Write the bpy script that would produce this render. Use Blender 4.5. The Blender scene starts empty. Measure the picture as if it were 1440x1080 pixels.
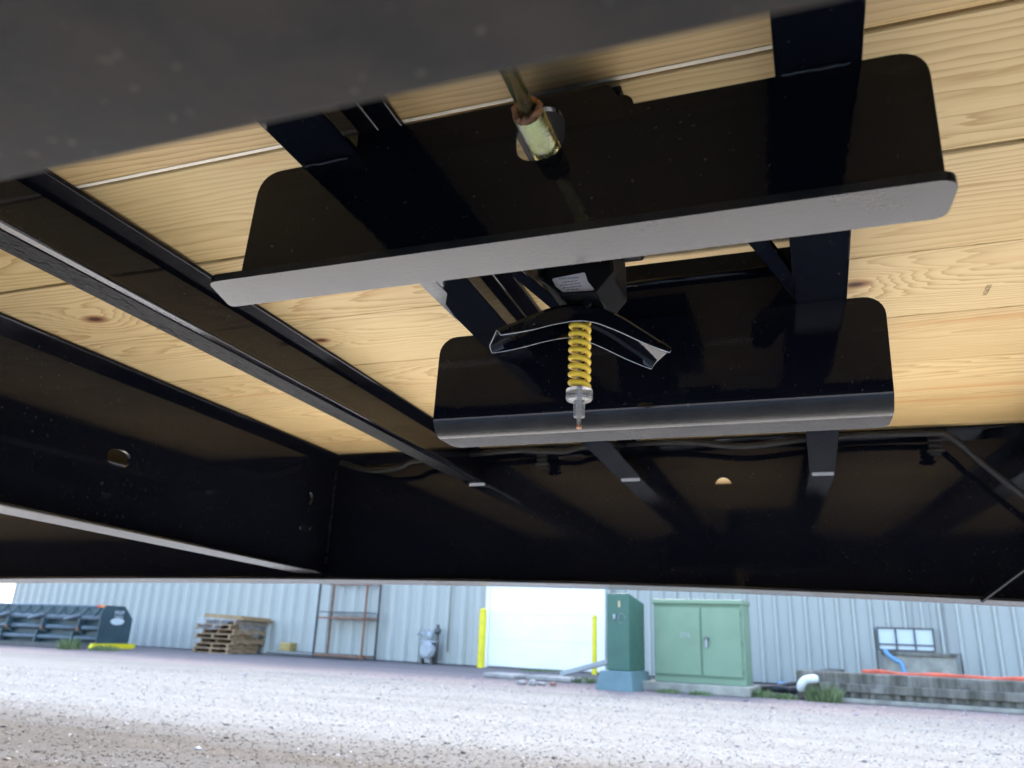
import bpy, bmesh, math, random
import numpy as np
from mathutils import Vector, Matrix, Euler

random.seed(7)
rng = np.random.default_rng(11)
R = math.radians
SC = bpy.context.scene
COL = SC.collection

# ------------------------------------------------------------------ camera, sky, sun, exposure
CAM_H = 0.60                 # eye height above the yard
PITCH, ROLL, PHI = R(18.17), R(2.2), R(20.0)
fw = Vector((0, math.cos(PITCH), math.sin(PITCH)))
r0 = Vector((1, 0, 0)); u0 = r0.cross(fw)
rt = math.cos(ROLL) * r0 + math.sin(ROLL) * u0
up = rt.cross(fw)
cam_d = bpy.data.cameras.new('camera')
cam = bpy.data.objects.new('camera', cam_d); COL.objects.link(cam)
cam.matrix_world = Matrix(((rt.x, up.x, -fw.x, 0), (rt.y, up.y, -fw.y, 0), (rt.z, up.z, -fw.z, CAM_H), (0, 0, 0, 1)))
cam_d.sensor_width = 36.0
cam_d.lens = 36.0 * 1082 / 1440
cam_d.clip_start = 0.01; cam_d.clip_end = 3000
cam_d.dof.use_dof = True
cam_d.dof.focus_distance = 0.78
cam_d.dof.aperture_fstop = 9.8
SC.camera = cam

SUN_EL = R(42); SUN_AZ = math.atan2(0.22, 0.975)     # ahead, behind the steel building
world = bpy.data.worlds.new('World'); SC.world = world; world.use_nodes = True
wn = world.node_tree; wn.nodes.clear()
sky = wn.nodes.new('ShaderNodeTexSky'); sky.sky_type = 'NISHITA'; sky.sun_disc = False
sky.sun_elevation = SUN_EL; sky.sun_rotation = SUN_AZ; sky.dust_density = 2.5; sky.air_density = 0.9; sky.ozone_density = 1.0
bg = wn.nodes.new('ShaderNodeBackground'); bg.inputs['Strength'].default_value = 0.15
wo = wn.nodes.new('ShaderNodeOutputWorld')
wn.links.new(sky.outputs[0], bg.inputs[0]); wn.links.new(bg.outputs[0], wo.inputs[0])
sd = bpy.data.lights.new('sun', 'SUN'); sd.energy = 1.15; sd.angle = R(22); sd.color = (1.0, 0.97, 0.93)
so = bpy.data.objects.new('sun', sd); COL.objects.link(so)
sdir = Vector((math.sin(SUN_AZ) * math.cos(SUN_EL), math.cos(SUN_AZ) * math.cos(SUN_EL), math.sin(SUN_EL)))
so.rotation_euler = sdir.to_track_quat('Z', 'Y').to_euler(); so.location = sdir * 30
SC.view_settings.view_transform = 'Standard'; SC.view_settings.look = 'None'
SC.view_settings.gamma = 1.0; SC.view_settings.exposure = 2.95
SC.cycles.max_bounces = 6; SC.cycles.diffuse_bounces = 3; SC.cycles.glossy_bounces = 3; SC.cycles.transmission_bounces = 4; SC.cycles.transparent_max_bounces = 6
SC.cycles.use_adaptive_sampling = True; SC.cycles.adaptive_threshold = 0.02
SC.cycles.caustics_reflective = False; SC.cycles.caustics_refractive = False
SC.cycles.use_denoising = True

# ------------------------------------------------------------------ mesh helpers
class MB:
    def __init__(s): s.v = []; s.f = []; s.sm = []
    def add(s, vs, fs, smooth=False):
        o = len(s.v); s.v += [tuple(p) for p in vs]
        for f in fs: s.f.append(tuple(i + o for i in f)); s.sm.append(smooth)
        return s
    def box(s, c, d, rot=None):
        x, y, z = d[0] / 2, d[1] / 2, d[2] / 2
        vs = [Vector((a, b, e)) for a in (-x, x) for b in (-y, y) for e in (-z, z)]
        if rot is not None:
            m = rot if isinstance(rot, Matrix) else Euler(rot).to_matrix()
            vs = [m @ p for p in vs]
        c = Vector(c); vs = [p + c for p in vs]
        return s.add(vs, [(0, 1, 3, 2), (4, 6, 7, 5), (0, 4, 5, 1), (2, 3, 7, 6), (0, 2, 6, 4), (1, 5, 7, 3)])
    def bx(s, x0, x1, y0, y1, z0, z1):
        return s.box(((x0 + x1) / 2, (y0 + y1) / 2, (z0 + z1) / 2), (x1 - x0, y1 - y0, z1 - z0))
    def bar(s, a, b, w, h, upv=(0, 0, 1)):
        a, b = Vector(a), Vector(b); d = b - a; L = d.length; d.normalize()
        x = d.cross(Vector(upv)); x.normalize(); z = x.cross(d)
        m = Matrix((x, d, z)).transposed()
        return s.box((a + b) / 2, (w, L, h), m)
    def tube(s, path, rad, n=12, closed=False, cap=True):
        P = [Vector(p) for p in path]; K = len(P)
        rads = rad if isinstance(rad, (list, tuple)) else [rad] * K
        vs = []; prev = None
        for i, p in enumerate(P):
            if closed: t = P[(i + 1) % K] - P[i - 1]
            else: t = P[min(i + 1, K - 1)] - P[max(i - 1, 0)]
            t.normalize()
            if prev is None:
                ref = Vector((0, 0, 1)) if abs(t.z) < 0.9 else Vector((1, 0, 0))
                x = t.cross(ref)
            else:
                x = prev - t * prev.dot(t)
            x.normalize(); prev = x; y = t.cross(x)
            for k in range(n):
                a = 2 * math.pi * k / n
                vs.append(p + (x * math.cos(a) + y * math.sin(a)) * rads[i])
        fs = []
        for i in range(K if closed else K - 1):
            for k in range(n):
                a, b = i * n + k, i * n + (k + 1) % n
                c, d = ((i + 1) % K) * n + (k + 1) % n, ((i + 1) % K) * n + k
                fs.append((a, b, c, d))
        s.add(vs, fs, True)
        if cap and not closed:
            o = len(s.v) - len(vs)
            s.f.append(tuple(o + k for k in range(n))[::-1]); s.sm.append(False)
            s.f.append(tuple(o + (K - 1) * n + k for k in range(n))); s.sm.append(False)
        return s
    def extr(s, poly, axis, a, b):
        """extrude a closed 2-D outline along an axis: poly in the two remaining axes (cyclic order)"""
        n = len(poly)
        def P(p, t):
            if axis == 'x': return (t, p[0], p[1])
            if axis == 'y': return (p[0], t, p[1])
            return (p[0], p[1], t)
        vs = [P(p, a) for p in poly] + [P(p, b) for p in poly]
        fs = [(i, (i + 1) % n, n + (i + 1) % n, n + i) for i in range(n)]
        fs += [tuple(range(n))[::-1], tuple(range(n, 2 * n))]
        return s.add(vs, fs)
    def mesh(s, name):
        me = bpy.data.meshes.new(name); me.from_pydata(s.v, [], s.f); me.update()
        bm = bmesh.new(); bm.from_mesh(me); bmesh.ops.recalc_face_normals(bm, faces=bm.faces); bm.to_mesh(me); bm.free()
        me.polygons.foreach_set('use_smooth', s.sm)
        return me
    def build(s, name, mat, parent=None, loc=None, rot=None, bevel=0, seg=2):
        return link(name, s.mesh(name), mat, parent, loc, rot, bevel, seg)

def link(name, me, mat, parent=None, loc=None, rot=None, bevel=0, seg=2):
    if mat is not None and not me.materials: me.materials.append(M[mat] if isinstance(mat, str) else mat)
    o = bpy.data.objects.new(name, me); COL.objects.link(o)
    if parent is not None: o.parent = parent
    if loc is not None: o.location = loc
    if rot is not None: o.rotation_euler = rot
    if bevel:
        b = o.modifiers.new('bevel', 'BEVEL'); b.width = bevel; b.segments = seg; b.limit_method = 'ANGLE'; b.angle_limit = R(40)
        b.harden_normals = False
    return o

def plate(outline, holes, plane, off, th):
    """flat plate with holes; plane 'xz' (normal y, from off to off+th), 'yz' (normal x) or 'xy' (normal z)"""
    bm = bmesh.new()
    def P(p, t):
        return {'xz': (p[0], t, p[1]), 'yz': (t, p[0], p[1]), 'xy': (p[0], p[1], t)}[plane]
    loops = []
    for L in [outline] + holes:
        vs = [bm.verts.new(P(p, off)) for p in L]
        es = [bm.edges.new((vs[i], vs[(i + 1) % len(vs)])) for i in range(len(vs))]
        loops.append(es)
    r = bmesh.ops.triangle_fill(bm, use_beauty=True, use_dissolve=False, edges=[e for L in loops for e in L])
    ext = bmesh.ops.extrude_face_region(bm, geom=list(bm.faces))
    d = Vector(P((0, 0), th)) - Vector(P((0, 0), 0))
    bmesh.ops.translate(bm, verts=[g for g in ext['geom'] if isinstance(g, bmesh.types.BMVert)], vec=d)
    bmesh.ops.recalc_face_normals(bm, faces=bm.faces)
    me = bpy.data.meshes.new('plate'); bm.to_mesh(me); bm.free()
    return me

def bake(o):
    bpy.context.view_layer.update()
    me = bpy.data.meshes.new_from_object(o.evaluated_get(bpy.context.evaluated_depsgraph_get()))
    o.modifiers.clear(); o.data = me; me.set_sharp_from_angle(angle=R(35))

def ell(cx, cy, rx, ry, n=28, p=2.0):
    out = []
    for k in range(n):
        a = 2 * math.pi * k / n; c, s_ = math.cos(a), math.sin(a)
        out.append((cx + rx * math.copysign(abs(c) ** (2 / p), c), cy + ry * math.copysign(abs(s_) ** (2 / p), s_)))
    return out

def rounded(pts, rads, n=7):
    """round the corners of a closed outline"""
    out = []; K = len(pts)
    for i, p in enumerate(pts):
        p = Vector(p); r = rads[i]
        if r <= 0: out.append(tuple(p)); continue
        a = (Vector(pts[i - 1]) - p).normalized(); b = (Vector(pts[(i + 1) % K]) - p).normalized()
        ang = a.angle(b); t = r / math.tan(ang / 2)
        A = p + a * t; B = p + b * t
        for k in range(n + 1):
            f = k / n
            out.append(tuple(A * (1 - f) ** 2 + p * 2 * f * (1 - f) + B * f * f))
    return out

def empty(name, label, cat, loc=(0, 0, 0), rz=0.0, group=None):
    o = bpy.data.objects.new(name, None); COL.objects.link(o); o.location = loc; o.rotation_euler = (0, 0, rz)
    o.empty_display_size = 0.1
    return tag(o, label, cat, group)
def tag(o, label, cat, group=None):
    o['label'] = label; o['category'] = cat
    if group: o['group'] = group
    return o
def kind(o, k): o['kind'] = k; return o
def text_mesh(body, size, mat, parent, matrix, name='lettering', depth=0.0003, spacing=1.0, align='CENTER'):
    cu = bpy.data.curves.new('t', 'FONT'); cu.body = body; cu.size = size; cu.extrude = depth
    cu.align_x = align; cu.align_y = 'CENTER'; cu.space_character = spacing; cu.resolution_u = 3
    t = bpy.data.objects.new('t', cu); COL.objects.link(t)
    bpy.context.view_layer.update()
    me = bpy.data.meshes.new_from_object(t.evaluated_get(bpy.context.evaluated_depsgraph_get()))
    bpy.data.objects.remove(t); me.transform(matrix); me.materials.clear()
    return link(name, me, mat, parent)

# ------------------------------------------------------------------ materials
M = {}
class NT:
    def __init__(s, name):
        s.m = bpy.data.materials.new(name); s.m.use_nodes = True; s.t = s.m.node_tree; s.t.nodes.clear()
        s.out = s.t.nodes.new('ShaderNodeOutputMaterial'); s.b = s.t.nodes.new('ShaderNodeBsdfPrincipled')
        s.t.links.new(s.b.outputs[0], s.out.inputs[0]); M[name] = s.m
    def n(s, typ, ins=None, **kw):
        nd = s.t.nodes.new('ShaderNode' + typ)
        for k, v in kw.items(): setattr(nd, k, v)
        for k, v in (ins or {}).items(): s.put(nd.inputs[k], v)
        return nd
    def put(s, sock, v):
        if isinstance(v, bpy.types.NodeSocket): s.t.links.new(v, sock)
        elif isinstance(v, bpy.types.Node): s.t.links.new(v.outputs[0], sock)
        else: sock.default_value = v
    def math(s, op, a, b=None, c=None, clamp=False):
        nd = s.t.nodes.new('ShaderNodeMath'); nd.operation = op; nd.use_clamp = clamp
        s.put(nd.inputs[0], a)
        if b is not None: s.put(nd.inputs[1], b)
        if c is not None: s.put(nd.inputs[2], c)
        return nd.outputs[0]
    def obj(s): return s.n('TexCoord').outputs['Object']
    def noise(s, vec, scale, detail=3, rough=0.55, dist=0.0):
        return s.n('TexNoise', {'Vector': vec, 'Scale': scale, 'Detail': detail, 'Roughness': rough, 'Distortion': dist}).outputs[0]
    def map(s, vec, scale=(1, 1, 1), loc=(0, 0, 0)):
        return s.n('Mapping', {'Vector': vec, 'Scale': scale, 'Location': loc}).outputs[0]
    def ramp(s, f, stops):
        nd = s.n('ValToRGB', {'Fac': f}); e = nd.color_ramp.elements
        while len(e) > 1: e.remove(e[-1])
        for i, (p, c) in enumerate(stops):
            if not isinstance(c, tuple): c = (c, c, c)
            x = e[0] if i == 0 else e.new(p)
            x.position = p; x.color = (*c[:3], 1)
        return nd.outputs[0]
    def mix(s, f, a, b, typ='MIX'):
        nd = s.n('MixRGB', {'Fac': f}, blend_type=typ)
        for k, v in (('Color1', a), ('Color2', b)):
            if isinstance(v, tuple): v = (*v[:3], 1)
            s.put(nd.inputs[k], v)
        return nd.outputs[0]
    def set(s, **kw):
        for k, v in kw.items():
            k = k.replace('_', ' ')
            if isinstance(v, tuple) and len(v) == 3: v = (*v, 1)
            s.put(s.b.inputs[k], v)
        return s
    def bump(s, h, strength=0.3, dist=0.01):
        s.put(s.b.inputs['Normal'], s.n('Bump', {'Height': h, 'Strength': strength, 'Distance': dist}).outputs[0]); return s

def simple(name, col, rough=0.5, metal=0.0, var=0.12, scale=6.0, bump=0.0, bscale=60.0, coat=0.0):
    t = NT(name); o = t.obj()
    nz = t.noise(o, scale, 4)
    dark = tuple(c * (1 - var * 1.6) for c in col); lite = tuple(min(1, c * (1 + var)) for c in col)
    t.set(Base_Color=t.ramp(nz, [(0.3, dark), (0.7, lite)]), Metallic=metal)
    t.set(Roughness=t.ramp(t.noise(o, scale * 2.3, 3), [(0.3, rough * 0.85), (0.7, min(1, rough * 1.15))]))
    if coat: t.set(Coat_Weight=coat)
    if bump: t.bump(t.noise(o, bscale, 4), bump, 0.01)
    return t

# glossy black enamel on the trailer steel: orange peel, a few dust specks
def black_paint(name, base, rough, dust, dustcol=(0.16, 0.15, 0.13), peel=0.05, spec=0.3, sscale=260, sthr=0.735, fscale=9, samp=None, scol=(0.34, 0.30, 0.25)):
    t = NT(name); o = t.obj()
    sp = t.noise(o, sscale, 1, 0.5)
    speck = t.ramp(sp, [(sthr, 0.0), (sthr + 0.025, 1.0)])
    film = t.ramp(t.noise(o, fscale, 3, 0.6), [(0.35, 0.0), (0.75, 1.0)])
    c1 = t.mix(t.math('MULTIPLY', film, dust), base, dustcol)
    c2 = t.mix(t.math('MULTIPLY', speck, samp if samp is not None else min(1.0, 0.12 + dust * 1.5)), c1, scol)
    t.set(Base_Color=c2, Roughness=t.math('MULTIPLY_ADD', film, rough * 0.45, rough * 0.8), IOR=1.5, Specular_IOR_Level=spec)
    t.bump(t.noise(o, 320, 1), peel, 0.002)
    return t
black_paint('black_paint', (0.0042, 0.0050, 0.0088), 0.06, 0.010, spec=0.31, peel=0.018)
black_paint('black_satin', (0.007, 0.007, 0.009), 0.20, 0.02, spec=0.5)
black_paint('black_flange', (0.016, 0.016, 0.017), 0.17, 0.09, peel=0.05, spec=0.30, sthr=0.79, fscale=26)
black_paint('winch_black', (0.008, 0.008, 0.009), 0.42, 0.03, spec=0.14)
black_paint('dusty_black', (0.017, 0.0155, 0.0135), 0.55, 0.85, (0.062, 0.047, 0.034), 0.1, 0.2, 210, 0.70, 38, 0.4, (0.20, 0.15, 0.11))
simple('reflection_grey', (0.20, 0.20, 0.20), 0.35, 0, 0.2, 60)
t = NT('weld_black'); o = t.obj()
t.set(Base_Color=(0.01, 0.01, 0.011), Roughness=0.42, Specular_IOR_Level=0.22); t.bump(t.noise(t.map(o, (260, 60, 60)), 1.0, 3, 0.7), 0.8, 0.004)

# yellow pine: rings cut by the board face, so cathedrals, straight grain and knots come from one field
t = NT('pine'); o = t.obj(); sep = t.n('SeparateXYZ', {'Vector': o}); X, Y = sep.outputs[0], sep.outputs[1]; Zc = sep.outputs[2]
rnd = t.n('ObjectInfo').outputs['Random']
def att(nm): return t.n('Attribute', attribute_type='OBJECT', attribute_name=nm)
seedv = t.n('CombineXYZ', {'X': t.math('MULTIPLY', rnd, 37.0), 'Y': t.math('MULTIPLY', rnd, 91.0), 'Z': 0.0}).outputs[0]
def shifted(sx, sy): return t.n('VectorMath', {0: t.map(o, (sx, sy, 1.0)), 1: seedv}, operation='ADD').outputs[0]
hn = t.noise(shifted(0.75, 0.5), 1.0, 2, 0.45)
h = t.math('MULTIPLY_ADD', hn, 0.20, -0.045)
yo = t.math('ADD', Y, t.math('MULTIPLY_ADD', rnd, 0.16, -0.08))
warp = t.math('MULTIPLY', t.math('SUBTRACT', t.noise(shifted(3.2, 26.0), 1.0, 3), 0.5), 0.026)
r2 = t.math('ADD', t.math('MULTIPLY', yo, yo), t.math('MULTIPLY', h, h))
rr = t.math('ADD', t.math('SQRT', r2), warp)
kmask = None
for nm in ('knot_a', 'knot_b'):
    a = t.n('SeparateXYZ', {'Vector': att(nm).outputs['Vector']})
    dx = t.math('DIVIDE', t.math('SUBTRACT', X, a.outputs[0]), 1.7); dy = t.math('SUBTRACT', Y, a.outputs[1])
    d2 = t.math('ADD', t.math('MULTIPLY', dx, dx), t.math('MULTIPLY', dy, dy))
    ks = t.math('MAXIMUM', a.outputs[2], 0.0005)
    dn = t.math('DIVIDE', d2, t.math('MULTIPLY', ks, ks))
    g = t.math('EXPONENT', t.math('MULTIPLY', dn, -0.11))
    rr = t.math('ADD', rr, t.math('MULTIPLY', g, t.math('MULTIPLY', ks, 2.6)))
    k = t.math('EXPONENT', t.math('MULTIPLY', dn, -1.6))
    kmask = k if kmask is None else t.math('MAXIMUM', kmask, k)
freq = t.math('MULTIPLY_ADD', rnd, 70.0, 125.0)
ph = t.math('FRACT', t.math('MULTIPLY', rr, freq))
late = t.ramp(ph, [(0.0, 0.0), (0.42, 0.12), (0.74, 0.55), (0.90, 1.0), (0.955, 0.9), (1.0, 0.0)])
fade = t.ramp(t.noise(shifted(1.2, 9.0), 1.0, 1), [(0.30, 0.5), (0.65, 1.0)])
fine = t.noise(t.map(o, (14, 900, 900)), 1.0, 1, 0.6)
late = t.math('MULTIPLY', late, fade)
base = t.mix(t.noise(shifted(0.7, 5.0), 1.0, 1), (0.70, 0.52, 0.250), (0.80, 0.635, 0.352))
pitchy = t.ramp(t.noise(shifted(1.6, 24.0), 1.0, 3, 0.5), [(0.63, 0.0), (0.74, 1.0)])
c = t.mix(t.math('MULTIPLY', late, 0.82), base, (0.46, 0.275, 0.10))
c = t.mix(t.math('MULTIPLY', pitchy, 0.55), c, (0.62, 0.27, 0.09))
c = t.mix(t.math('MULTIPLY', t.math('SUBTRACT', fine, 0.35, clamp=True), 0.5), c, (0.50, 0.33, 0.15))
tone = att('tone').outputs['Color']
c = t.mix(1.0, c, tone, 'MULTIPLY')
c = t.mix(t.ramp(kmask, [(0.10, 0.0), (0.35, 0.75), (0.8, 1.0)]), c, t.mix(t.ramp(kmask, [(0.4, 0.0), (0.9, 1.0)]), (0.36, 0.16, 0.055), (0.07, 0.022, 0.010)))
t.set(Base_Color=c, Roughness=0.55, Specular_IOR_Level=0.35)

M['pine'] = t.m

t = simple('zinc_yellow', (0.60, 0.50, 0.24), 0.27, 0.85, 0.15, 20)
o = t.obj(); hue = t.noise(t.map(o, (30, 6, 30)), 1.6, 3, 0.6, 1.5)
t.set(Base_Color=t.ramp(hue, [(0.25, (0.78, 0.70, 0.48)), (0.45, (0.80, 0.70, 0.26)), (0.55, (0.74, 0.66, 0.30)), (0.68, (0.74, 0.57, 0.42)), (0.8, (0.72, 0.66, 0.46))]))
t.bump(t.noise(o, 500, 3), 0.15, 0.002)
t = simple('copper_weld', (0.70, 0.36, 0.22), 0.32, 1.0, 0.25, 90, 0.6, 260)
t = simple('spring_yellow', (1.0, 0.66, 0.05), 0.38, 0.0, 0.04, 60)
t = simple('steel_rope', (0.35, 0.33, 0.30), 0.35, 1.0, 0.2, 300)
t = NT('clear_plastic'); t.set(Base_Color=(0.90, 0.89, 0.87), Roughness=0.25, Transmission_Weight=0.75, IOR=1.4)
simple('lit_seam_pale', (0.97, 0.88, 0.72), 0.6, 0, 0.04, 20)
simple('label_white', (0.97, 0.88, 0.80), 0.5, 0, 0.04, 80)
simple('label_ink', (0.12, 0.11, 0.11), 0.6, 0, 0.05)
simple('stamp_ink', (0.30, 0.20, 0.10), 0.7, 0, 0.2, 300)
simple('cable_rubber', (0.0045, 0.0045, 0.005), 0.55, 0, 0.2, 40)
simple('bare_edge', (0.62, 0.62, 0.62), 0.35, 0.6, 0.1, 80)

# yard: pale crushed stone, damp brown tracks nearer by, mauve chips along the buildings
t = NT('yard'); o = t.obj(); sp = t.n('SeparateXYZ', {'Vector': o}); gx, gy = sp.outputs[0], sp.outputs[1]
# distance in front of the buildings
dw = t.math('ADD', t.math('MULTIPLY', gx, -0.4695), t.math('MULTIPLY', gy, -0.8829))
dw = t.math('ADD', dw, 14.41)
wob = t.math('MULTIPLY', t.math('SUBTRACT', t.noise(t.map(o, (0.5, 0.9, 1)), 1.0, 4), 0.5), 2.6)
dwn = t.math('ADD', dw, wob)
pink = t.n('MapRange', {'Value': dwn, 'From Min': 4.6, 'From Max': 5.8, 'To Min': 1.0, 'To Max': 0.0}).outputs[0]
trk = t.math('ADD', t.math('ADD', gy, t.math('MULTIPLY', gx, 0.36)), t.math('MULTIPLY', wob, 0.35))
brown = t.n('MapRange', {'Value': trk, 'From Min': 4.6, 'From Max': 5.3, 'To Min': 1.0, 'To Max': 0.0}).outputs[0]
stone = t.n('TexVoronoi', {'Vector': o, 'Scale': 42.0}); stone2 = t.n('TexVoronoi', {'Vector': o, 'Scale': 110.0})
nz = t.noise(o, 1.4, 5, 0.6)
al = t.math('SUBTRACT', t.math('MULTIPLY', gx, 0.941), t.math('MULTIPLY', gy, 0.339)); ac = t.math('ADD', t.math('MULTIPLY', gx, 0.339), t.math('MULTIPLY', gy, 0.941))
lane = t.noise(t.n('CombineXYZ', {'X': t.math('MULTIPLY', al, 0.22), 'Y': t.math('MULTIPLY', ac, 2.6), 'Z': 0.0}).outputs[0], 1.0, 5, 0.6)
chip = t.n('SeparateColor', {'Color': stone.outputs['Color']}).outputs[0]; chip2 = t.n('SeparateColor', {'Color': stone2.outputs['Color']}).outputs[0]
grain = t.math('ADD', t.math('MULTIPLY', chip, 0.45), t.math('MULTIPLY', chip2, 0.55))
val = t.math('ADD', t.math('MULTIPLY', lane, 0.75), t.math('MULTIPLY', grain, 0.5))
pale = t.ramp(val, [(0.30, (0.072, 0.073, 0.070)), (0.65, (0.126, 0.129, 0.124)), (0.95, (0.205, 0.209, 0.202))])
br = t.ramp(val, [(0.30, (0.020, 0.0158, 0.011)), (0.65, (0.040, 0.032, 0.0228)), (0.95, (0.085, 0.073, 0.058))])
pk = t.ramp(val, [(0.30, (0.135, 0.114, 0.106)), (0.65, (0.205, 0.170, 0.162)), (0.95, (0.285, 0.242, 0.234))])
c = t.mix(t.math('MULTIPLY', pink, 0.85), pale, pk)
brn = t.math('ADD', t.math('MULTIPLY', t.math('SUBTRACT', lane, 0.5), 3.0), t.n('MapRange', {'Value': trk, 'From Min': 3.9, 'From Max': 5.3, 'To Min': 1.0, 'To Max': -0.2}).outputs[0], clamp=True)
c = t.mix(t.math('MULTIPLY', brn, 0.92), c, br)
t.set(Base_Color=c, Roughness=0.95, Specular_IOR_Level=0.15)
t.bump(t.math('SUBTRACT', t.math('MULTIPLY', t.noise(o, 9, 4), 1.2), t.math('ADD', stone.outputs['Distance'], t.math('MULTIPLY', stone2.outputs['Distance'], 0.5))), 0.22, 0.012)
t = NT('pebbles'); 
vc = t.n('Attribute', attribute_name='tint').outputs['Color']
t.set(Base_Color=vc, Roughness=0.9, Specular_IOR_Level=0.15)
t = simple('bounce_pale', (0.60, 0.59, 0.565), 0.85, 0, 0.10, 1.2, 0.4, 120)
simple('concrete', (0.36, 0.335, 0.27), 0.9, 0, 0.22, 5, 0.5, 60)
t = NT('old_concrete'); o = t.obj()
streak = t.noise(t.map(o, (9, 9, 0.7)), 1.0, 5, 0.65)
blot = t.noise(o, 3.5, 5, 0.65)
cc = t.mix(t.ramp(streak, [(0.38, 0.0), (0.62, 1.0)]), (0.085, 0.077, 0.058), (0.22, 0.20, 0.16))
t.set(Base_Color=t.mix(t.ramp(blot, [(0.52, 0.0), (0.72, 1.0)]), cc, (0.26, 0.245, 0.205)), Roughness=0.92)
t.bump(t.noise(o, 40, 5, 0.7), 0.6, 0.02)
def sheet(name, col):
    t = NT(name); o = t.obj()
    s_ = t.noise(t.map(o, (2.5, 2.5, 0.25)), 1.4, 4)
    g = t.noise(o, 1.1, 4)
    c = t.mix(s_, tuple(x * 0.90 for x in col), tuple(x * 1.08 for x in col))
    t.set(Base_Color=t.mix(t.ramp(g, [(0.5, 0.0), (0.8, 0.25)]), c, tuple(x * 0.7 for x in col)), Roughness=0.42, Metallic=0.0)
    return t
sheet('siding', (0.405, 0.415, 0.375))
sheet('siding_trim', (0.33, 0.335, 0.305))
simple('door_white', (0.95, 0.94, 0.92), 0.4, 0, 0.03, 2)
simple('roof_metal', (0.30, 0.33, 0.35), 0.4, 0, 0.08, 1)
simple('safety_yellow', (0.80, 0.66, 0.02), 0.45, 0, 0.06, 5)
simple('cabinet_green', (0.205, 0.30, 0.185), 0.45, 0, 0.07, 2.2)
simple('cabinet_seam', (0.13, 0.21, 0.13), 0.6, 0, 0.07, 2.2)
simple('pedestal_green', (0.042, 0.122, 0.085), 0.42, 0, 0.08, 3)
simple('skirt_blue', (0.12, 0.195, 0.20), 0.55, 0, 0.10, 5, 0.2, 40)
simple('pusher_teal', (0.045, 0.080, 0.092), 0.38, 0, 0.12, 4)
simple('pusher_tube', (0.10, 0.13, 0.15), 0.30, 0, 0.15, 6)
simple('rust', (0.27, 0.135, 0.08), 0.8, 0, 0.30, 14, 0.4, 80)
simple('dark_metal', (0.10, 0.098, 0.095), 0.5, 0.4, 0.15, 8)
simple('pallet_wood', (0.33, 0.215, 0.12), 0.85, 0, 0.28, 7, 0.4, 60)
simple('plywood', (0.38, 0.25, 0.12), 0.7, 0, 0.15, 5)
simple('crate_yellow', (0.50, 0.37, 0.13), 0.7, 0, 0.15, 9)
t = NT('film'); t.set(Base_Color=(0.55, 0.58, 0.60), Roughness=0.25, Alpha=0.22)
simple('meter_grey', (0.36, 0.375, 0.38), 0.5, 0, 0.10, 8)
simple('meter_light', (0.36, 0.40, 0.40), 0.45, 0, 0.10, 8)
simple('galvanised', (0.34, 0.36, 0.37), 0.42, 0.35, 0.12, 6)
simple('amber', (0.75, 0.22, 0.02), 0.35)
simple('red_lens', (0.60, 0.04, 0.04), 0.35)
simple('decal_white', (0.62, 0.68, 0.68), 0.45, 0, 0.05, 20)
simple('orange_mesh', (0.66, 0.11, 0.05), 0.6, 0, 0.22, 6, 0.5, 30)
simple('pvc_white', (0.78, 0.78, 0.76), 0.35, 0, 0.03)
simple('pvc_blue', (0.16, 0.33, 0.52), 0.4, 0, 0.08)
simple('black_hose', (0.012, 0.014, 0.018), 0.4)
simple('sand_brown', (0.30, 0.17, 0.13), 0.9, 0, 0.2, 9, 0.4, 40)
simple('fieldstone', (0.30, 0.28, 0.26), 0.85, 0, 0.3, 9, 0.4, 40)
simple('slab', (0.36, 0.34, 0.30), 0.9, 0, 0.2, 6, 0.4, 50)
simple('brass', (0.50, 0.40, 0.24), 0.35, 0.8, 0.1)
t = NT('weed'); o = t.obj(); t.set(Base_Color=t.ramp(t.noise(o, 5, 3), [(0.3, (0.10, 0.15, 0.05)), (0.7, (0.22, 0.27, 0.12))]), Roughness=0.7)
t = NT('pane'); t.set(Base_Color=(0.58, 0.64, 0.66), Roughness=0.3)

# ------------------------------------------------------------------ ground
g = MB(); g.add([(-400, -400, 0), (400, -400, 0), (400, 400, 0), (-400, 400, 0)], [(0, 1, 2, 3)])
kind(g.build('ground', 'yard'), 'structure')
ap = MB(); ap.add([(-9, -9, 0.004), (9, -9, 0.004), (9, 2.6, 0.004), (-9, 2.6, 0.004)], [(0, 1, 2, 3)])  # added pale ground, out of view, bouncing light up under the deck
kind(ap.build('bounce_ground', 'bounce_pale', rot=(0, 0, -PHI)), 'structure')

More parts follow.
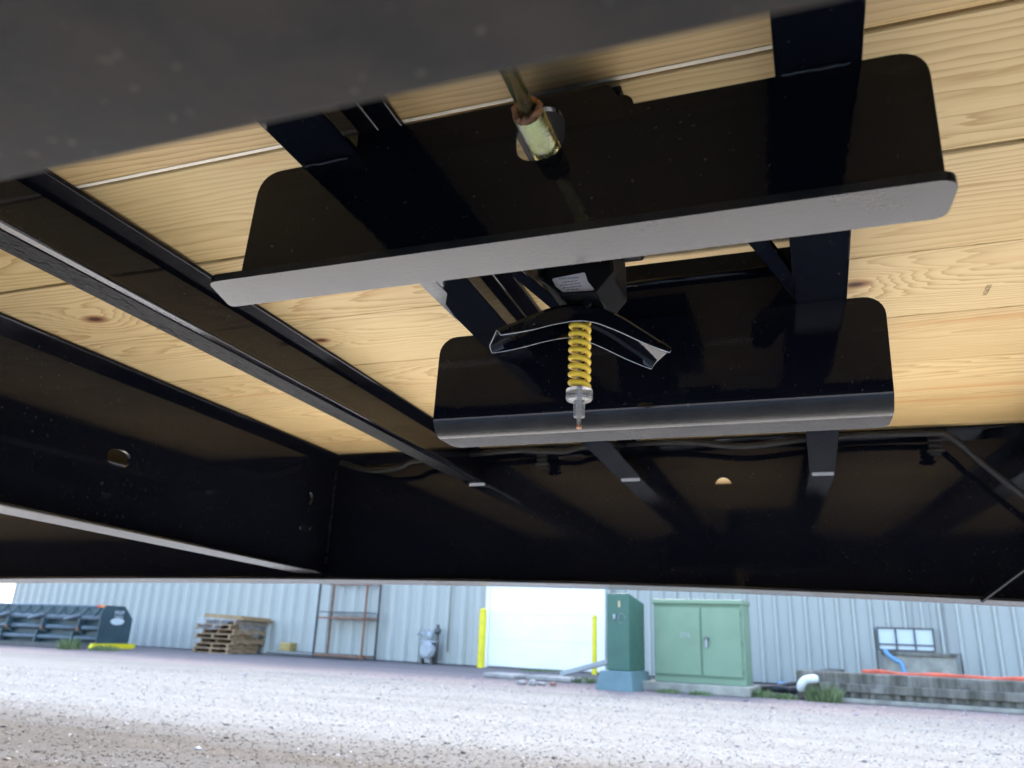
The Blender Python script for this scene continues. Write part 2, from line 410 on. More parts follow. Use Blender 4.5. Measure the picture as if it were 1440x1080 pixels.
def pebble_field():
    N = 52000
    # denser near the camera, only in the wedge in front of it
    dist = 3.3 * np.exp(rng.random(N) * math.log(12.5 / 3.3)); ang = (rng.random(N) - 0.5) * R(84)
    px, py = np.sin(ang) * dist, np.cos(ang) * dist
    dwall = -0.4695 * px - 0.8829 * py + 14.41
    keep = (dwall > 0.3) & ~((-np.sin(-PHI) * px + np.cos(PHI) * py < 2.5))
    px, py, dist, dwall = px[keep], py[keep], dist[keep], dwall[keep]; n = len(px)
    sz = (0.0035 + 0.0095 * rng.random(n) ** 4) * (0.8 + dist / 14); sz[rng.random(n) < 0.012] *= 2.2
    base = np.array([(1, 0, 0), (-.5, .87, 0), (-.5, -.87, 0), (0.1, 0, .36), (0, 0.1, -.3)], float)
    fac = np.array([(0, 1, 3), (1, 2, 3), (2, 0, 3), (1, 0, 4), (2, 1, 4), (0, 2, 4)])
    th = rng.random(n) * 6.283; c, s_ = np.cos(th), np.sin(th)
    V = base[None] * (0.7 + 0.6 * rng.random((n, 5, 1))) * sz[:, None, None]
    vx = V[..., 0] * c[:, None] - V[..., 1] * s_[:, None] * 0.7; vy = V[..., 0] * s_[:, None] + V[..., 1] * c[:, None] * 0.7
    VV = np.stack([vx + px[:, None], vy + py[:, None], V[..., 2] + (sz * 0.10)[:, None]], -1).reshape(-1, 3)
    F = (fac[None] + 5 * np.arange(n)[:, None, None]).reshape(-1, 3)
    me = bpy.data.meshes.new('loose_gravel'); me.vertices.add(len(VV)); me.vertices.foreach_set('co', VV.ravel())
    me.loops.add(F.size); me.loops.foreach_set('vertex_index', F.ravel()); me.polygons.add(len(F))
    me.polygons.foreach_set('loop_start', np.arange(0, F.size, 3)); me.polygons.foreach_set('loop_total', np.full(len(F), 3))
    me.update()
    trk = py + 0.36 * px; br = np.clip((5.0 - trk) / 0.5 + rng.normal(0, .5, n), 0, 1)[:, None]
    pk = np.clip((5.4 - dwall) / 0.9 + rng.normal(0, .4, n), 0, 1)[:, None]
    v = (0.15 + 0.25 * rng.random(n) ** 1.6)[:, None]
    col = v * np.array([0.98, 1.0, 1.02])
    col = col * (1 - pk) + v * np.array([1.08, 0.90, 1.0]) * pk
    col = col * (1 - br) + v * np.array([0.90, 0.78, 0.65]) * 0.55 * br
    hot = rng.random(n) < 0.04; col[hot] = 0.5
    rgba = np.concatenate([col, np.ones((n, 1))], 1)
    at = me.color_attributes.new('tint', 'FLOAT_COLOR', 'POINT'); at.data.foreach_set('color', np.repeat(rgba, 5, 0).ravel())
    return me
kind(link('loose_gravel', pebble_field(), 'pebbles'), 'stuff')

# ------------------------------------------------------------------ the trailer seen from underneath
# local axes: x along the deck boards, y along the cross members (away from the camera), z up
TR = empty('trailer', 'black steel flatbed trailer with pale pine deck seen from underneath', 'trailer', (0, 0, 0), -PHI)
C = CAM_H
DECK = 0.42 + C; CMB = 0.343 + C
U0, U1 = -7.0, 4.5

seams = [-0.425, -0.24, -0.055, 0.130, 0.315, 0.500, 0.672, 0.860, 1.048, 1.236, 1.424, 1.610, 1.795, 1.980, 2.165]
knots = {5: [(-0.20, 0.03, 0.0)], 6: [(-0.936, 0.01, 0.014)], 7: [(-0.653, -0.02, 0.0095), (0.098, -0.022, 0.012)], 9: [(-0.30, 0.02, 0.008)], 4: [(0.3, .02, .01)]}
tones = {5: (0.98, 0.95, 0.88), 4: (0.97, 0.90, 0.82), 6: (1.0, 0.97, 0.93), 7: (1.03, 1.02, 1.0), 8: (0.96, 0.93, 0.88), 9: (1.02, 0.99, 0.94), 10: (0.95, 0.90, 0.82), 11: (0.98, 0.93, 0.86)}
for i in range(len(seams) - 1):
    a, b = seams[i], seams[i + 1]; cy = (a + b) / 2; w = b - a
    gap = 0.0006
    lo = DECK + (0.0022 if i == 5 else 0.0 if i == 4 else random.uniform(-0.0006, 0.0003))
    g0 = 0.0022 if i == 5 else gap
    mb = MB(); y0, y1 = a + g0 - cy, b - gap - cy; ch = 0.0012
    mb.extr([(y0, 0.038), (y0, ch), (y0 + ch, 0), (y1 - (ch if i != 4 else 0.0085), 0), (y1, ch if i != 4 else 0.0042), (y1, 0.038)], 'x', U0, U1)
    bd = mb.build('deck_board', 'pine', TR, (0, cy, lo))
    kk = [(p[0], p[1], p[2]) for p in knots.get(i, [])] + [(random.uniform(-3, -1.2), 0.03, 0.01), (9, 9, 0.001)]
    bd['knot_a'] = [float(q) for q in kk[0]]; bd['knot_b'] = [float(q) for q in kk[1]]
    bd['tone'] = [float(q) for q in tones.get(i, (1, 1, 1))]

MB().add([(U0, 0.4915, DECK - 0.0004), (U0, 0.4992, DECK + 0.0026), (U0, 0.4992, DECK + 0.0040), (0.045, 0.4915, DECK - 0.0004), (0.045, 0.4992, DECK + 0.0026), (0.045, 0.4992, DECK + 0.0040)], [(0, 1, 4, 3), (1, 2, 5, 4), (2, 0, 3, 5), (0, 2, 1), (3, 4, 5)]).build('lit_seam_edge', 'lit_seam_pale', TR)  # near-white strip: daylight at the board gap put into the colour
def camber(u):
    d = u + 0.8
    return 0.1134 - (0.0158 if d > 0 else 0.0067) * min(abs(d), 1.5) ** 2

def main_beam(vc, cam_on, mat, flmat):
    us = list(np.linspace(U0, U1, 116)); tw, hw, tf = 0.006, 0.0505, 0.0065; hb = 0.10 if cam_on else hw
    zb = [(camber(u) if cam_on else 0.109) + C for u in us]
    b = bpy.data.objects.new('main_beam', None)
    # web
    mb = MB()
    if cam_on:
        low = [(u, z + tf) for u, z in zip(us, zb)]
        out = low + [(U1, DECK - tf - 0.001), (U0, DECK - tf - 0.001)]
        holes = [ell(-0.124, 0.324 + C, 0.0175, 0.0175)]
        for uu in (-0.694, -0.324, 0.076, 0.47):    # slots the cross members pass through
            holes.append([(uu - 0.021, CMB - 0.0042), (uu + 0.021, CMB - 0.0042), (uu + 0.021, CMB + 0.002), (uu - 0.021, CMB + 0.002)])
        web = plate(out, holes, 'xz', vc - tw / 2, tw)
    else:
        web = plate([(U0, 0.109 + tf + C), (U1, 0.109 + tf + C), (U1, DECK - tf - 0.001), (U0, DECK - tf - 0.001)],
                    [ell(-0.141, 0.325 + C, 0.02, 0.02)], 'xz', vc - tw / 2, tw)
    wb = link('main_beam', web, mat, TR)
    fl = MB(); vs = []; fs = []
    for u, z in zip(us, zb):
        vs += [(u, vc - hw, z), (u, vc + hb, z), (u, vc + hb, z + tf), (u, vc - hw, z + tf)]
    for i in range(len(us) - 1):
        for k in range(4): fs.append((i * 4 + k, i * 4 + (k + 1) % 4, i * 4 + 4 + (k + 1) % 4, i * 4 + 4 + k))
    fs += [(0, 1, 2, 3), tuple(len(vs) - 4 + k for k in range(4))]
    fl.add(vs, fs).build('bottom_flange', flmat, wb, bevel=0.002)
    tp = MB(); tp.bx(U0, U1, vc - hw, vc + hw, DECK - tf - 0.001, DECK - 0.001)
    tp.build('top_flange', mat, wb, bevel=0.002)
    return wb
far_beam = main_beam(1.690, True, 'black_paint', 'black_satin')
near_beam = main_beam(0.0705, False, 'dusty_black', 'dusty_black'); near_beam['label'] = 'dusty near main beam with worn grey underside'

def cross_member(u_near, u_far, v0=-0.42, v1=2.15, mat='black_paint'):
    # three-inch I-section
    z0, z1 = CMB, DECK - 0.0008; tf, tw, hw = 0.0055, 0.0045, 0.0255
    sl = (u_far - u_near) / 1.3
    def U(v): return u_near + (v - 0.4) * sl
    prof = [(-hw, z0), (hw, z0), (hw, z0 + tf), (tw, z0 + tf + 0.004), (tw, z1 - tf - 0.004), (hw, z1 - tf), (hw, z1), (-hw, z1), (-hw, z1 - tf), (-tw, z1 - tf - 0.004), (-tw, z0 + tf + 0.004), (-hw, z0 + tf)]
    n = len(prof); mb = MB()
    vs = [(U(v0) + p[0], v0, p[1]) for p in prof] + [(U(v1) + p[0], v1, p[1]) for p in prof]
    fs = [(i, (i + 1) % n, n + (i + 1) % n, n + i) for i in range(n)] + [tuple(range(n)), tuple(range(n, 2 * n))]
    return mb.add(vs, fs).build('cross_member', mat, TR, bevel=0.0015)
for a, b in ((-0.684, -0.694), (-0.313, -0.324), (0.037, 0.076), (0.40, 0.47), (0.80, 0.86), (-1.45, -1.47), (-1.85, -1.87)):
    cm = cross_member(a, b)
    if a == -0.684:
        # rough cut edge and spatter along the bottom flange
        w = MB(); pts = []
        for k in range(300):
            v = 0.14 + k * 0.0051; u_ = a - 0.0225 + (v - 0.4) * (b - a) / 1.3 + random.uniform(0.001, 0.030)
            w.box((u_, v, CMB - 0.0008), (random.uniform(.001, .004), random.uniform(.003, .012), random.uniform(.0005, .0014)), (0, 0, random.uniform(-.5, .5)))
        kind(w.build('weld_spatter', 'weld_black', cm), 'stuff')
        st_ = MB(); e0, e1 = a - 0.0235 - 0.28 * (b - a) / 1.3 * -1 * -1, b - 0.0235 - 0.05 * (b - a) / 1.3
        st_.add([(e0, 0.125, CMB - 0.0009), (e0 + 0.036, 0.125, CMB - 0.0009), (e1 + 0.036, 1.638, CMB - 0.0009), (e1, 1.638, CMB - 0.0009)], [(0, 1, 2, 3)]).build('rough_paint_strip', 'weld_black', cm)
    if a == -0.313:
        sc = MB(); sc.add([(-0.3405, 0.56, CMB - 0.0006), (-0.322, 0.56, CMB - 0.0006), (-0.3225, 0.675, CMB - 0.0006), (-0.3355, 0.70, CMB - 0.0006), (-0.3415, 0.75, CMB - 0.0006)], [(0, 1, 2, 3, 4)])
        sc.build('painted_reflection', 'reflection_grey', cm)  # grey patch painted on for the bright ground's reflection in the flange

# cross beam on the left
zt = DECK - 0.0015
def lz(v): return 0.1505 - 0.0286 * (v - 0.8) + C
vv = list(np.linspace(0.13, 1.632, 24)); uw = -1.090
web = plate([(v, lz(v) + 0.006) for v in vv] + [(1.6865, lz(1.632) + 0.006), (1.6865, zt - 0.0075), (0.13, zt - 0.0075)],
            [ell(1.007, 0.270 + C, 0.025, 0.0145, p=2.6), ell(1.585, 0.30 + C, 0.014, 0.017)], 'yz', uw - 0.003, 0.006)
lb = link('cross_beam', web, 'black_paint', TR)
fl = MB(); vs = []; fs = []
for v in vv: vs += [(uw - 0.035, v, lz(v)), (uw + 0.033, v, lz(v)), (uw + 0.033, v, lz(v) + 0.006), (uw - 0.035, v, lz(v) + 0.006)]
for i in range(len(vv) - 1):
    for k in range(4): fs.append((i * 4 + k, i * 4 + (k + 1) % 4, i * 4 + 4 + (k + 1) % 4, i * 4 + 4 + k))
fs += [(0, 1, 2, 3), tuple(len(vs) - 4 + k for k in range(4))]
fl.add(vs, fs).build('bottom_flange', 'black_satin', lb, bevel=0.0025)
MB().bx(uw - 0.035, uw + 0.040, 0.13, 1.632, zt - 0.0065, zt).build('top_flange', 'black_paint', lb, bevel=0.002)
w = MB()
for k in range(26):
    z = 0.145 + k * 0.0095
    if random.random() < 0.8: w.tube([(uw + 0.006, 1.683, z + C), (uw + 0.006 + random.uniform(-.001, .001), 1.684, z + C + 0.007)], random.uniform(.002, .0036), 6)
w.build('weld_bead', 'weld_black', lb)
for z_, v_ in ((0.232, 1.60), (0.228, 1.56)):
    MB().tube([(uw + 0.003, v_, z_ + C), (uw + 0.010, v_, z_ + C)], 0.008, 6).build('bolt_head', 'black_satin', lb)

# tyre-rest bracket nearest the camera: upright plate with a tab, flat bar welded under it
pb = C
out = rounded([(-0.380, 0.2572 + pb), (0.0975, 0.2572 + pb), (0.0985, 0.3425 + pb), (-0.084, 0.3425 + pb), (-0.094, 0.3625 + pb), (-0.290, 0.3625 + pb), (-0.290, 0.3425 + pb), (-0.376, 0.3425 + pb)],
              [0, 0, 0.020, 0.004, 0.006, 0, 0, 0.022])
nb = link('wheel_rest_bracket', plate(out, [ell(-0.1435, 0.3325 + pb, 0.0185, 0.0215, 36, 2.5)], 'xz', 0.4302, 0.005), 'black_paint', TR, bevel=0.001)
nb['label'] = 'nearer bracket: glossy black plate with wide grey-lit bottom flange'
fo = rounded([(-0.4085, 0.4275), (-0.4225, 0.4725), (0.1040, 0.4725), (0.1050, 0.4275)], [0.012, 0.005, 0.010, 0.014])
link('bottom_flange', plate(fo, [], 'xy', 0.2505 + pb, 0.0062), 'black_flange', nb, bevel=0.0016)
MB().tube([(-0.088, 0.440, 0.351 + pb), (-0.088, 0.462, 0.351 + pb)], 0.0085, 18).build('bolt_head', 'black_paint', nb)

def weld(pts, r, parent):
    P = []; rr_ = []
    for a_, b_ in zip(pts[:-1], pts[1:]):
        n_ = max(2, int((Vector(b_) - Vector(a_)).length / 0.004))
        for q in range(n_):
            p_ = Vector(a_).lerp(Vector(b_), q / n_); P.append(p_ + Vector((0, random.uniform(-.0004, .0004), random.uniform(-.0004, .0004)))); rr_.append(r * random.uniform(0.75, 1.2))
    return MB().tube(P, rr_, 7).build('weld_bead', 'black_satin', parent)
weld([(-0.336, 0.4296, 0.3420 + pb), (-0.292, 0.4296, 0.3420 + pb)], 0.0022, nb)
weld([(0.016, 0.4296, 0.3420 + pb), (0.060, 0.4296, 0.3420 + pb)], 0.0022, nb)
# second bracket, farther: one bent sheet
def bent(vf, zt_, zb_, rad, vend, uL, uR, rt, rb):
    st = []   # (v, z, inset)
    for k in range(7): f = k / 6; st.append((vf, zt_ - rt * (1 - math.cos(f * math.pi / 2)), rt * (1 - math.sin(f * math.pi / 2))))
    for k in range(1, 5): st.append((vf, zt_ - rt - (zt_ - rt - zb_ - rad) * k / 4, 0))
    for k in range(1, 9): a = k / 8 * math.pi / 2; st.append((vf + rad * (1 - math.cos(a)), zb_ + rad * (1 - math.sin(a)), 0))
    for k in range(1, 5): st.append((vf + rad + (vend - vf - rad - rb) * k / 4, zb_, 0))
    for k in range(1, 7): a = k / 6 * math.pi / 2; st.append((vend - rb + rb * math.sin(a), zb_, rb * (1 - math.cos(a)) * 0.8))
    vs = []; fs = []; nU = 12; H0 = zt_ - zb_
    for (v, z, ins) in st:
        f = (zt_ - z) / H0
        l = uL[0] + (uL[1] - uL[0]) * f + ins; r = uR[0] + (uR[1] - uR[0]) * f - ins
        for k in range(nU + 1): vs.append((l + (r - l) * k / nU, v, z))
    for i in range(len(st) - 1):
        for k in range(nU): a = i * (nU + 1) + k; fs.append((a, a + 1, a + nU + 2, a + nU + 1))
    return MB().add(vs, fs, True)
fb = bent(0.798, 0.3425 + C, 0.2270 + C, 0.019, 0.862, (-0.383, -0.3865), (0.109, 0.1065), 0.021, 0.014).build('wheel_rest_bracket', 'black_paint', TR)
sm = fb.modifiers.new('solid', 'SOLIDIFY'); sm.thickness = 0.005; sm.offset = -1
bake(fb)
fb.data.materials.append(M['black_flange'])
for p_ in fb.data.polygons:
    if p_.center.z < 0.2385 + C: p_.material_index = 1  # same paint in a paler copy: ground light put into the lip's colour
fb['label'] = 'farther bracket: glossy black sheet bent into a rounded bottom lip'
tb = MB(); tb.bx(-0.178, 0.048, 0.800, 0.8046, 0.3430 + C, 0.4135 + C)
tb.build('mounting_tab', 'black_paint', fb, bevel=0.001)
MB().tube([(-0.174, 0.7955, 0.387 + C), (0.012, 0.7955, 0.387 + C)], 0.0042, 10).build('rolled_lip', 'black_paint', fb)

# two flat straps between the brackets
for (u, v, u2, v2, nm) in ((-0.262, 0.610, -0.226, 0.775, 'strap'), (-0.024, 0.640, 0.024, 0.792, 'strap')):
    MB().bar((u, v, 0.372 + C), (u2, v2, 0.366 + C), 0.004, 0.032).bar((u + 0.009, v, 0.354 + C), (u2 + 0.007, v2, 0.349 + C), 0.016, 0.003).build(nm, 'black_paint', TR, bevel=0.001)

# wiring along the far beam
def spline(pts, n=6):
    out = []; P = [Vector(p) for p in pts]
    for i in range(len(P) - 1):
        p0, p1, p2, p3 = P[max(i - 1, 0)], P[i], P[i + 1], P[min(i + 2, len(P) - 1)]
        for k in range(n):
            f = k / n
            out.append(0.5 * ((2 * p1) + (p2 - p0) * f + (2 * p0 - 5 * p1 + 4 * p2 - p3) * f * f + (3 * p1 - 3 * p2 + p3 - p0) * f ** 3))
    out.append(P[-1]); return out
k = 1.628 / 1.66
wire = [(-1.056, 0.404), (-0.972, 0.381), (-0.893, 0.384), (-0.850, 0.399), (-0.72, 0.409), (-0.58, 0.415), (-0.530, 0.411), (-0.470, 0.407), (-0.426, 0.416), (-0.33, 0.418), (-0.203, 0.417), (-0.077, 0.402), (0.044, 0.411), (0.15, 0.4145), (0.268, 0.412), (0.311, 0.404), (0.359, 0.350), (0.419, 0.285), (0.50, 0.21), (0.62, 0.17)]
MB().tube(spline([(u * k, 1.628, z * k + C) for u, z in wire]), 0.0066, 12).build('wiring_cable', 'cable_rubber', TR)
for u_, z_ in ((-0.515, 0.392), (0.280, 0.388)):
    m = MB()
    for q in range(4): m.box((u_, 1.6345, z_ + C + 0.012 - q * 0.010), (0.024 if q < 3 else 0.030, 0.010, 0.0055))
    m.box((u_, 1.641, z_ + C - 0.003), (0.020, 0.006, 0.044))
    m.build('cable_clip', 'cable_rubber', TR, bevel=0.001)
MB().bar((0.318, 1.632, 0.090 + C), (0.46, 1.600, 0.200 + C), 0.004, 0.020, (0, 1, 0)).build('diagonal_brace', 'black_satin', TR, bevel=0.001)
# outer side rail beyond the beams
for v_ in (2.17, -0.445):
    MB().bx(U0, U1, v_ - 0.004, v_ + 0.004, 0.33 + C, 0.46 + C).bx(U0, U1, v_ - 0.004, v_ - 0.04 if v_ > 0 else v_ + 0.04, 0.33 + C, 0.336 + C).build('side_rail', 'black_paint', TR)
# faint printed number on a deck board (read along the board's width)
mt = Matrix.Translation((0.247, 0.985, DECK - 0.0011)) @ Matrix.Rotation(R(90), 4, 'Z') @ Matrix.Rotation(R(180), 4, 'X')
text_mesh('10229274', 0.0085, 'stamp_ink', TR, mt, 'printed_number', 0.00005, 0.95)

# ------------------------------------------------------------------ spare wheel winch with its hanger
WX, WY = -0.155, 0.62
wl = Vector((WX * math.cos(PHI) + WY * math.sin(PHI), -WX * math.sin(PHI) + WY * math.cos(PHI), 0.36 + C))
WN = empty('spare_wheel_winch', 'black spare wheel winch with gold crank tube, yellow spring and arched hanger', 'winch', wl, -PHI)
def L(u, v, z): return (u - WX, v - WY, z - 0.36)
hp = [(-0.197, 0.385), (-0.192, 0.303), (-0.172, 0.2845), (-0.141, 0.2825), (-0.126, 0.300), (-0.129, 0.385)]
hs = MB(); hs.extr([(p[0] - WX, p[1] - 0.36) for p in hp], 'y', 0.598 - WY, 0.652 - WY)
house = hs.build('housing', 'winch_black', WN, bevel=0.002)
m = MB()
for a, b in ((0, 1), (1, 2), (2, 3), (3, 4), (4, 5)):
    m.bar((hp[a][0] - WX, 0.594 - WY, hp[a][1] - 0.36), (hp[b][0] - WX, 0.594 - WY, hp[b][1] - 0.36), 0.011 if a != 2 else 0.006, 0.0028, (0, 1, 0))
m2 = MB()
for a, b in ((0, 1), (1, 2), (2, 3), (3, 4), (4, 5)):
    m2.bar((hp[a][0] - WX, 0.592 - WY, hp[a][1] - 0.36), (hp[b][0] - WX, 0.592 - WY, hp[b][1] - 0.36), 0.0026, 0.012, (0, 1, 0))
m2.build('rim', 'winch_black', house, bevel=0.0006)
gb = MB(); gb.tube([L(-0.128, 0.63, 0.352), L(-0.108, 0.63, 0.352)], [0.020, 0.020], 24)
gb.build('gear_case', 'winch_black', WN, bevel=0.002)
MB().bx(-0.186 - WX, -0.100 - WX, 0.466 - WY, 0.70 - WY, 0.3852 - 0.36, 0.3905 - 0.36).bx(-0.186 - WX, -0.100 - WX, 0.50 - WY, 0.70 - WY, 0.391 - 0.36, 0.418 - 0.36).build('mounting_plate', 'winch_black', WN, bevel=0.001)
st = rounded([(-0.1835, 0.305), (-0.1795, 0.297), (-0.1700, 0.2885), (-0.1440, 0.2895), (-0.1505, 0.2985), (-0.1530, 0.3075)], [0.0015, 0.001, 0.001, 0.001, 0.001, 0.002], 4)
stk = link('sticker', plate([(p[0] - WX, p[1] - 0.36) for p in st], [], 'xz', 0.5968 - WY, 0.001), 'label_white', house)
def lab(body, size, u, z):
    mt = Matrix.Translation(L(u, 0.5966, z)) @ Matrix.Rotation(R(3), 4, 'Y') @ Matrix.Rotation(R(90), 4, 'X') @ Matrix.Rotation(R(180), 4, 'Z')
    text_mesh(body, size, 'label_ink', stk, mt, 'lettering', 0.00005)
lab('MADE IN CHINA', 0.0025, -0.1675, 0.3036)
for (u_, z_, w_) in ((-0.1665, 0.3000, 0.012), (-0.1650, 0.2973, 0.019), (-0.1640, 0.2945, 0.015), (-0.1625, 0.2920, 0.011)):   # lines too small to read
    q = u_ - w_ / 2
    while q < u_ + w_ / 2:
        wd_ = random.uniform(0.0010, 0.0026); MB().box(L(q, 0.5966, z_), (wd_, 0.0002, 0.0006)).build('print_mark', 'label_ink', stk); q += wd_ + 0.0008
MB().tube([L(-0.152, 0.60, 0.2795), L(-0.152, 0.606, 0.2795)], 0.0035, 12).build('bolt_head', 'winch_black', house)
# crank tube, rod and weld
tu = MB(); tu.tube([L(-0.1415, 0.398, 0.326), L(-0.1415, 0.600, 0.326)], 0.0103, 28)
tube = tu.build('crank_tube', 'zinc_yellow', WN)
MB().tube([L(-0.1395, -0.05, 0.330), L(-0.1410, 0.400, 0.3275)], 0.0055, 24).build('crank_rod', 'zinc_yellow', WN)
wd = MB(); pts = []; rad = []
for q in range(26):
    a = q / 26 * 2 * math.pi; r_ = 0.0080 + random.uniform(-.0007, .0007)
    pts.append(L(-0.1415 + r_ * math.cos(a), 0.3965 + random.uniform(-.001, .001), 0.3265 + r_ * math.sin(a))); rad.append(random.uniform(.0019, .0032))
wd.tube(pts, rad, 8, closed=True).build('weld_bead', 'copper_weld', tube)
# hanger: arched channel, spring, cap and rope
YAW = R(30); hx = -0.163; hy = 0.62
def arch(s):      # half-length coordinate -1..1 -> drop
    a = abs(s); return -0.0410 * (a ** 1.9) + 0.008 * (max(0, a - 0.55) / 0.45) ** 2
K = 40; prof_w, prof_h, thk = 0.0205, 0.0165, 0.0018
vs = []; fs = []
def ring(s):
    x = s * 0.078; z = 0.2795 + arch(s); ds = (arch(s + 0.01) - arch(s - 0.01)) / (0.02 * 0.078); n = Vector((-ds, 0, 1)).normalized(); tn = Vector((1, 0, ds)).normalized()
    w = prof_w * (1.0 + 0.10 * abs(s)); hgt = prof_h * (1 - 0.62 * (max(0, abs(s) - 0.3) / 0.7) ** 1.6)
    pts = []
    for (y, h_) in ((-w, -hgt), (-w + 0.001, -0.003), (-w + 0.004, 0), (w - 0.004, 0), (w - 0.001, -0.003), (w, -hgt)):
        pts.append(Vector((x, y, z)) + n * h_)
    return pts
for i in range(K + 1):
    for p in ring(-1 + 2 * i / K):
        q = Matrix.Rotation(YAW, 3, 'Z') @ p
        vs.append(L(hx + q.x, hy + q.y, q.z))
for i in range(K):
    for k2 in range(5): a = i * 6 + k2; fs.append((a, a + 1, a + 7, a + 6))
hg = MB().add(vs, fs, True).build('hanger_arm', 'black_paint', WN)
s2 = hg.modifiers.new('solid', 'SOLIDIFY'); s2.thickness = 0.0020; s2.offset = 0
bake(hg)
em = MB()
for k2 in (0, 5): em.tube([vs[i * 6 + k2] for i in range(K + 1)], 0.0004, 5)
for i in (0, K): em.tube([vs[i * 6 + k2] for k2 in range(6)], 0.0004, 5)
em.build('worn_edge', 'bare_edge', hg)
sp = []; T = 8.4
for q in range(int(T * 22) + 1):
    f = q / (T * 22); a = f * T * 2 * math.pi
    sp.append(L(hx + 0.0078 * math.cos(a), hy + 0.0078 * math.sin(a), 0.2705 - 0.0640 * f))
MB().tube(sp, 0.0026, 10).build('spring', 'spring_yellow', WN)
cap = MB()
prof = [(0.0118, 0.2065), (0.0118, 0.1985), (0.0108, 0.1965), (0.0052, 0.1960), (0.0048, 0.1815)]
n = 28; cv = []; cf = []
for (r_, z) in prof:
    for q in range(n): a = 2 * math.pi * q / n; cv.append(L(hx + r_ * math.cos(a), hy + r_ * math.sin(a), z))
for i in range(len(prof) - 1):
    for q in range(n): cf.append((i * n + q, i * n + (q + 1) % n, (i + 1) * n + (q + 1) % n, (i + 1) * n + q))
cf += [tuple(range(n)), tuple((len(prof) - 1) * n + q for q in range(n))]
cap.add(cv, cf).build('plastic_cap', 'clear_plastic', WN, bevel=0.0006)
rp = MB()
for w_ in range(5):
    rp.tube([L(hx + 0.0013 * math.cos(w_ * 1.257 + z * 900), hy + 0.0013 * math.sin(w_ * 1.257 + z * 900), z) for z in np.linspace(0.300, 0.1725, 60)], 0.0011, 5)
rp.build('wire_rope', 'steel_rope', WN)
MB().tube([L(hx, hy, 0.1745), L(hx, hy, 0.1715)], 0.0022, 10).build('ferrule', 'copper_weld', WN)

# ------------------------------------------------------------------ background yard: steel-clad building
W0 = Vector((0.8, 15.9, 0)); WA = R(28); WD = Vector((math.cos(WA), -math.sin(WA), 0)); WNm = Vector((-math.sin(WA), -math.cos(WA), 0))
def wp(s, out, z=0.0): return W0 + WD * s + WNm * out + Vector((0, 0, z))
BD = empty('metal_building', 'long building clad in pale blue ribbed steel with a white roller door', 'building', W0, -WA)
def ribbed(width, pitch, ribs_at, rw, rtop, rh, H):
    prof = [(0, 0)]
    for r_ in ribs_at: prof += [(r_ - rw / 2, 0), (r_ - rtop / 2, -rh), (r_ + rtop / 2, -rh), (r_ + rw / 2, 0)]
    prof.append((width, 0))
    vs = [(x, y, 0.0) for x, y in prof] + [(x, y, H) for x, y in prof]; n = len(prof)
    return MB().add(vs, [(i, i + 1, n + i + 1, n + i) for i in range(n - 1)])
HB = 4.4
left = ribbed(1.08, .36, (0.18, 0.54, 0.90), 0.22, 0.10, 0.075, HB).mesh('siding_sheet')
right = ribbed(1.0, .25, (0.125, 0.375, 0.625, 0.875), 0.090, 0.035, 0.065, HB).mesh('siding_sheet')
x = -1.30 - 1.08
while x > -17.6: link('siding_sheet', left, 'siding', BD, (x, 0, 0.02)); x -= 1.08
xl = x + 1.08
x = 1.30
while x < 13: link('siding_sheet', right, 'siding', BD, (x, 0, 0.02)); x += 1.0
xr = x
link('siding_sheet', ribbed(2.6, .25, [0.125 + .25 * q for q in range(10)], 0.075, 0.045, 0.032, HB - 3.1).mesh('siding_sheet'), 'siding', BD, (-1.30, 0, 3.12))
MB().bx(xl - 0.06, xl + 0.05, -0.05, 0.12, 0.0, HB).build('corner_trim', 'siding_trim', BD)
MB().bx(xl, xl + 0.05, 0.12, 12, 0, HB).build('end_wall', 'siding', BD)
MB().bx(xr - 0.05, xr, 0.02, 12, 0, HB).build('end_wall', 'siding', BD)
MB().bx(xl, xr, 11.9, 12, 0, HB).build('rear_wall', 'siding', BD)
rf = MB(); rf.extr([(-0.35, HB), (6.0, HB + 0.9), (12.35, HB), (12.35, HB + 0.1), (6.0, HB + 1.0), (-0.35, HB + 0.1)], 'x', xl - 0.3, xr + 0.3); rf.build('roof', 'roof_metal', BD)
dr = MB().bx(-1.24, 1.24, 0.05, 0.09, 0.02, 3.05).build('door', 'door_white', BD)
for q in range(6): MB().bx(-1.235, 1.235, 0.030, 0.050, 0.035 + q * 0.502, 0.035 + q * 0.502 + 0.499).build('panel', 'door_white', dr, bevel=0.002)
MB().bx(-1.30, -1.24, -0.03, 0.09, 0.0, 3.12).bx(1.24, 1.30, -0.03, 0.09, 0.0, 3.12).bx(-1.24, 1.24, -0.03, 0.09, 3.05, 3.12).build('frame', 'door_white', dr)
MB().tube([(1.46, -0.08, 0.3), (1.46, -0.08, HB)], 0.03, 10).build('conduit', 'siding_trim', BD)
MB().tube([(-2.14, -0.07, 0.25), (-2.14, -0.07, HB)], 0.02, 10).build('conduit', 'siding_trim', BD)
# darker recessed strips beside the right-hand frame
MB().bx(6.55, 6.78, -0.040, -0.034, 0.9, HB).build('flashing', 'siding_trim', BD)
MB().bx(7.00, 7.16, -0.040, -0.034, 0.6, HB).build('flashing', 'siding_trim', BD)

def wall_empty(name, label, cat, s, out, z=0.0, rz=0.0, group=None): return empty(name, label, cat, wp(s, out, z), -WA + rz, group)

